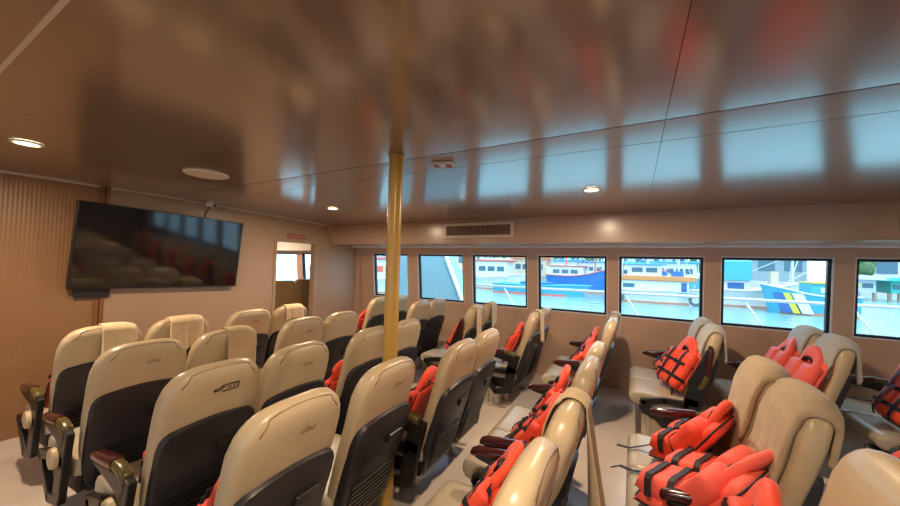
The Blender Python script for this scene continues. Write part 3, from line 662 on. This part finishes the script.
def cm(name, col, r=.5):
    if name not in M: M[name] = mat(name, col, r)
    return name
cm('boat_white', (.58, .59, .58)); cm('boat_cream', (.55, .45, .33)); cm('boat_blue', (.02, .15, .45)); cm('boat_cyan', (.05, .34, .48)); cm('boat_red', (.60, .12, .08))
cm('boat_orange', (.55, .22, .07)); cm('boat_yellow', (.55, .50, .04)); cm('boat_navy', (.02, .10, .30)); cm('boat_glass', (.05, .13, .18), .2); cm('boat_teal', (.08, .55, .48)); cm('boat_rust', (.45, .2, .12)); cm('tire', (.06, .12, .12))
def boat(label, x, y, length, beam, free, hull, parts, band=None, sheer=.5, flip=1, rotz=0, keel='boat_rust', masts=(), fenders=(), full=.55, mast_m='boat_white'):
    """hull lies along Y, bow towards -Y for flip=1; parts: (name, material, y0, y1, halfwidth, z0, z1)"""
    t = thing('boat', label, 'boat', (x, y, WATER), rotz, 'moored boats')
    def ring(f):
        yy = (f - .5) * length * -flip
        taper = 1 if f < full else max(.02, 1 - ((f - full) / (1 - full)) ** 2); z1 = free * (1 + sheer * max(0, f - .4) ** 1.5 * 2.2 + .15 * max(0, .25 - f))
        w = beam / 2 * taper; ww = w * .8
        rk = .10 * length * max(0, f - .8) / .2
        return yy, w, ww, z1, rk
    fs = [0, .1, .25, .4, .55, .65, .75, .83, .9, .95, 1]
    bm = bmesh.new(); loft(bm, [[(-w, yy - flip * rk, z1), (w, yy - flip * rk, z1), (ww * 1.02, yy - flip * rk * .3, z1 * .4), (ww, yy, -.15), (-ww, yy, -.15), (-ww * 1.02, yy - flip * rk * .3, z1 * .4)] for yy, w, ww, z1, rk in map(ring, fs)])
    h = obj('hull', bm, hull, t, 30)
    bm = bmesh.new(); loft(bm, [[(-ww * 1.03, yy, .16), (ww * 1.03, yy, .16), (ww * 1.02, yy, -.14), (-ww * 1.02, yy, -.14)] for yy, w, ww, z1, rk in map(ring, fs)]); obj('waterline_band', bm, keel, t)
    bm = bmesh.new()
    for sd in (-1, 1):
        tube(bm, [(sd * w * 1.0, yy - flip * rk, z1 + .02) for yy, w, ww, z1, rk in map(ring, fs)], .06, 6)
    obj('gunwale', bm, band or 'boat_white', t)
    for p in parts:
        nm, m_, y0, y1, hw, z0, z1 = p
        bm = bmesh.new()
        if nm == 'stripe':
            prism(bm, [(y0, z0), (y1, z0), (y1 - .55 * flip, z1), (y0 - .55 * flip, z1)], 0, -hw, -hw + .1)
            if rotz == 0: pass
        elif nm == 'window':
            for q in (-hw - .02,):
                k = max(1, int(abs(y1 - y0) / 1.0)); st = (y1 - y0) / k
                for i in range(k): box(bm, (q, y0 + st * (i + .12), z0), (q + .06, y0 + st * (i + .88), z1))
        elif nm == 'canopy':
            prism(bm, [(-hw, z0), (-hw, z1 - .15), (-hw * .6, z1), (hw * .6, z1), (hw, z1 - .15), (hw, z0)], 1, y0, y1)
        else: box(bm, (-hw, y0, z0), (hw, y1, z1))
        obj(nm, bm, m_, t, bevel=.04 if nm in ('cabin', 'roof') else 0)
    for (my, mz, mt) in masts:
        bm = bmesh.new(); tube(bm, [(0, my, mz * .95), (0, -length * .42, free + .4)], .025, 5); tube(bm, [(0, my, mz * .95), (0, length * .42, free + .3)], .025, 5); obj('rigging', bm, 'boat_white', t)
        bm = bmesh.new(); cyl(bm, (0, my, free), (0, my, mz), .09, .05, 8); cyl(bm, (0, my, mz * .6), (0, my + mt, mz * .85), .05, .03, 8); obj('mast', bm, mast_m, t, 40)
    for (fy, fz) in fenders:
        bm = bmesh.new(); tube(bm, [(-beam / 2 - .08, fy + .38 * math.cos(2 * PI * i / 16), fz + .38 * math.sin(2 * PI * i / 16)) for i in range(17)], .12, 8); obj('tire_fender', bm, 'tire', t, 'all')
    return t
# fifth window: white boat with an orange-cream upper works
boat('long white fishing boat with orange roof band and tyre fenders, in the fifth window', 35.0, -1.6, 7.4, 2.8, 1.05, 'boat_white',
     [('cabin', 'boat_white', -2.5, 2.7, 1.2, 1.0, 1.95), ('roof', 'boat_orange', -3.0, 2.9, 1.35, 1.95, 2.35), ('window', 'boat_glass', 1.3, 2.5, 1.2, 1.3, 1.65), ('window', 'boat_navy', -2.4, -1.9, 1.2, 1.1, 1.85), ('wheelhouse', 'boat_white', -.6, 2.0, .9, 2.35, 3.3), ('window', 'boat_glass', -.4, 1.8, .9, 2.65, 3.05), ('roof', 'boat_cyan', -1.0, 2.4, 1.1, 3.3, 3.42), ('deck_box', 'boat_blue', -2.2, -1.4, .5, 2.35, 2.8)],
     sheer=.25, masts=((-1.9, 5.6, .6), (2.4, 5.0, -.8)), fenders=((2.7, .5), (-2.9, .5)))
# sixth window: blue canopy boat and striped patrol boat
boat('white work boat with a big blue canopy, at the left of the sixth window', 36.9, -8.7, 5.6, 2.8, 1.35, 'boat_white',
     [('canopy', 'boat_cyan', .2, 2.5, 1.3, 2.2, 3.9), ('cabin', 'boat_white', .3, 2.2, 1.1, 1.3, 2.2), ('window', 'boat_navy', .5, 1.9, 1.1, 1.5, 2.0), ('deck_box', 'boat_red', 2.2, 2.7, .8, 1.3, 2.0), ('deck_box', 'boat_cream', -1.7, -1.2, .25, 1.3, 3.0)],
     sheer=.6, masts=((-2.6, 4.6, -.3),))
boat('blue patrol boat with slanted white and yellow bow stripes, in the sixth window', 33.6, -11.1, 4.4, 2.4, 1.35, 'boat_cyan',
     [('cabin', 'boat_cyan', -2.1, .2, .95, 1.3, 2.2), ('window', 'boat_white', -1.9, -.1, .95, 1.6, 1.95), ('roof', 'boat_yellow', -2.2, .2, 1.05, 2.2, 2.32), ('stripe', 'boat_navy', 1.15, 1.7, 1.21, .1, 1.5), ('stripe', 'boat_yellow', .8, 1.15, 1.21, .1, 1.5), ('stripe', 'boat_white', .1, .7, 1.21, .1, 1.5)],
     flip=-1, full=.86, sheer=.5, band='boat_white', masts=((-1.2, 4.2, .4),))
# fourth window: red-white boats and low blue boat
boat('low turquoise boat with red waterline in the fourth window', 35.6, 8.9, 9.0, 2.4, .95, 'boat_cyan', [('deck_box', 'boat_blue', -1.5, 1.5, .8, .9, 1.3)], sheer=.2, keel='boat_red', band='boat_cyan')
boat('white and blue boat with a tall red rig in the fourth window', 42.0, 5.4, 7.2, 3.0, 1.9, 'boat_blue', [('cabin', 'boat_white', -.5, 3.6, 1.3, 1.9, 3.0), ('window', 'boat_glass', 0, 3.0, 1.3, 2.2, 2.65), ('roof', 'boat_red', -.9, 3.4, 1.4, 3.0, 3.12)], sheer=.6, band='boat_red', mast_m='boat_red', masts=((-1.6, 7.4, 1.5), (1.6, 8.0, -1.5), (3.8, 6.8, -1)))
boat('second blue hulled boat with red rail behind the turquoise one, fourth window', 48.0, 0.4, 7.0, 3.0, 1.8, 'boat_blue', [('cabin', 'boat_white', -.5, 3.0, 1.2, 1.8, 3.2), ('window', 'boat_glass', 0, 2.6, 1.2, 2.3, 2.8)], sheer=.6, band='boat_red', masts=((-2, 7.0, 1.2),))
# third window
boat('white cabin boat with pinkish roof in the third window', 39.8, 15.4, 7.6, 3.2, 1.4, 'boat_white', [('cabin', 'boat_white', -2.2, 3.4, 1.3, 1.4, 3.4), ('window', 'boat_glass', -2.0, 1.6, 1.3, 2.2, 2.8), ('roof', 'boat_red', -2.6, 3.6, 1.45, 3.4, 3.6)], sheer=.4, masts=((-1, 6, .9), (2.4, 6.5, -.8)))
boat('white boat with orange deckhouse behind the third window', 46.5, 12.6, 8, 3.2, 1.5, 'boat_white', [('cabin', 'boat_cream', -2.6, 2.0, 1.3, 1.5, 3.9), ('window', 'boat_glass', -2.2, 1.8, 1.3, 2.5, 3.2), ('roof', 'boat_orange', -3, 2.4, 1.5, 3.9, 4.2)], sheer=.4, masts=((-2.8, 7, .9), (1.4, 6.5, -.8)))
boat('white and red boat seen in the first window behind the pole', 26.0, 20.5, 8, 3.0, 1.3, 'boat_white', [('cabin', 'boat_white', -2.2, 2.4, 1.2, 1.3, 3.2), ('window', 'boat_red', -2.0, 2.0, 1.2, 2.0, 2.6), ('roof', 'boat_red', -2.4, 2.6, 1.35, 3.2, 3.4)], masts=((0, 5.5, .8),))
# moored fleet further back
fleet = [(63, 24, 'cream'), (67, 8, 'cyan'), (52, 19, 'cream'), (54, 9.5, 'blue'), (54, -5.0, 'cyan'), (60, 3, 'white'), (58, 15, 'white'), (64, -1.5, 'blue'), (44, 27, 'white'), (36, 31, 'cyan')]
pos = ['left of the third window fleet, cream, nearest the quay', 'between the red rig and quay, turquoise', 'behind the third window fleet, cream', 'behind the red rig, blue', 'right behind the orange roofed boat, turquoise', 'farthest white one of the fifth window', 'farthest white one of the third window', 'farthest blue one of the fifth window', 'white one far left', 'turquoise one farthest left']
for (x, y, c), p in zip(fleet, pos):
    boat('distant moored boat ' + p, x, y, 8.5, 3.0, 1.5, 'boat_' + c, [('cabin', 'boat_white', -2.2, 2.6, 1.2, 1.5, 3.8), ('window', 'boat_glass', -1.9, 2.2, 1.2, 2.4, 3.1), ('roof', 'boat_' + random.choice(['cyan', 'blue', 'orange', 'white']), -2.6, 3.0, 1.4, 3.8, 4.05)], masts=((-2.5, 6.8, .9), (1.5, 7.2, -.8)))
# quay with sheds, mesh-draped hall and trees
cm('quay', (.45, .42, .38)); cm('shed_white', (.52, .54, .56)); cm('shed_teal', (.05, .42, .36)); cm('shed_grey', (.22, .30, .33)); cm('shed_roof', (.55, .60, .66)); cm('pile', (.35, .25, .18)); cm('tree', (.07, .13, .05), .8)
bm = bmesh.new(); box(bm, (72, -80, WATER - .1), (110, 90, WATER + 1.4)); o = obj('quay', bm, 'quay'); struct(o)
def shed(label, x, y, w, d, h, m_, roof='shed_roof', stilts=False, z=None):
    z = WATER + 1.4 if z is None else z
    t = thing('quay_building', label, 'building', (x, y, z), 0, 'harbour buildings')
    bm = bmesh.new(); box(bm, (0, -w / 2, 0), (d, w / 2, h)); obj('walls', bm, m_, t)
    bm = bmesh.new(); prism(bm, [(-w / 2 - .5, h), (w / 2 + .5, h), (w / 2 + .3, h + .3), (0, h + .3 + w * .08), (-w / 2 - .3, h + .3)], 0, -.8, d + .5); obj('roof', bm, roof, t)
    k = max(2, int(w / 3))
    for i in range(k):
        yy = -w / 2 + w * (i + .5) / k; bm = bmesh.new(); box(bm, (-.08, yy - w / k * .32, h * .35), (.05, yy + w / k * .32, h * .7)); obj('window', bm, 'boat_glass', t)
    if stilts:
        for i in range(k + 1):
            yy = -w / 2 + w * i / k; bm = bmesh.new(); cyl(bm, (.3, yy, -2.2), (.3, yy, 0), .18, n=8); obj('stilt', bm, 'pile', t)
shed('white waterfront house on stilts in the seventh window', 57, -23.1, 2.6, 3, 1.5, 'shed_white', 'shed_roof', True, WATER + .9)
shed('bright teal waterfront shed on stilts in the seventh window', 57, -26.3, 1.5, 3, 1.4, 'shed_teal', 'shed_teal', True, WATER + .9)
shed('low white waterfront hut on stilts at the right photo edge', 57, -29.5, 2.6, 3, 1.5, 'shed_white', 'shed_roof', True, WATER + .9)
shed('large dark grey hall behind the canopy boat', 76, -20, 10, 14, 5.2, 'shed_grey', 'shed_grey')
shed('long white quay building behind the fifth window boats', 76, -3, 12, 10, 5, 'shed_white')
shed('long white quay building behind the fourth window boats', 76, 16, 14, 10, 6, 'shed_white')
shed('cream quay building behind the third window boats', 76, 36, 14, 10, 5.5, 'boat_cream')
shed('white quay building far right', 76, -42, 20, 10, 5, 'shed_white')
for x, y, h, l in ((73, -29, 4.2, 'round green tree behind the teal shed'), (73, -11.5, 4.2, 'green tree between the dark hall and white building'), (73, 7, 5, 'green tree between the white quay buildings'), (73, 26, 5, 'green tree left of the cream quay building')):
    t = thing('quay_tree', l, 'tree', (x, y, WATER + 1.4), 0, 'quay trees')
    bm = bmesh.new(); cyl(bm, (0, 0, 0), (0, 0, h * .5), .25, .15, 8); obj('trunk', bm, 'pile', t)
    bm = bmesh.new()
    for i in range(9):
        c = Vector((random.uniform(-1.2, 1.2), random.uniform(-1.6, 1.6), h * .55 + random.uniform(-.2, 1.6)))
        bmesh.ops.create_icosphere(bm, subdivisions=2, radius=random.uniform(.9, 1.4), matrix=Matrix.Translation(c))
    for v in bm.verts: v.co += Vector((random.uniform(-.12, .12), random.uniform(-.12, .12), random.uniform(-.12, .12)))
    obj('foliage', bm, 'tree', t)
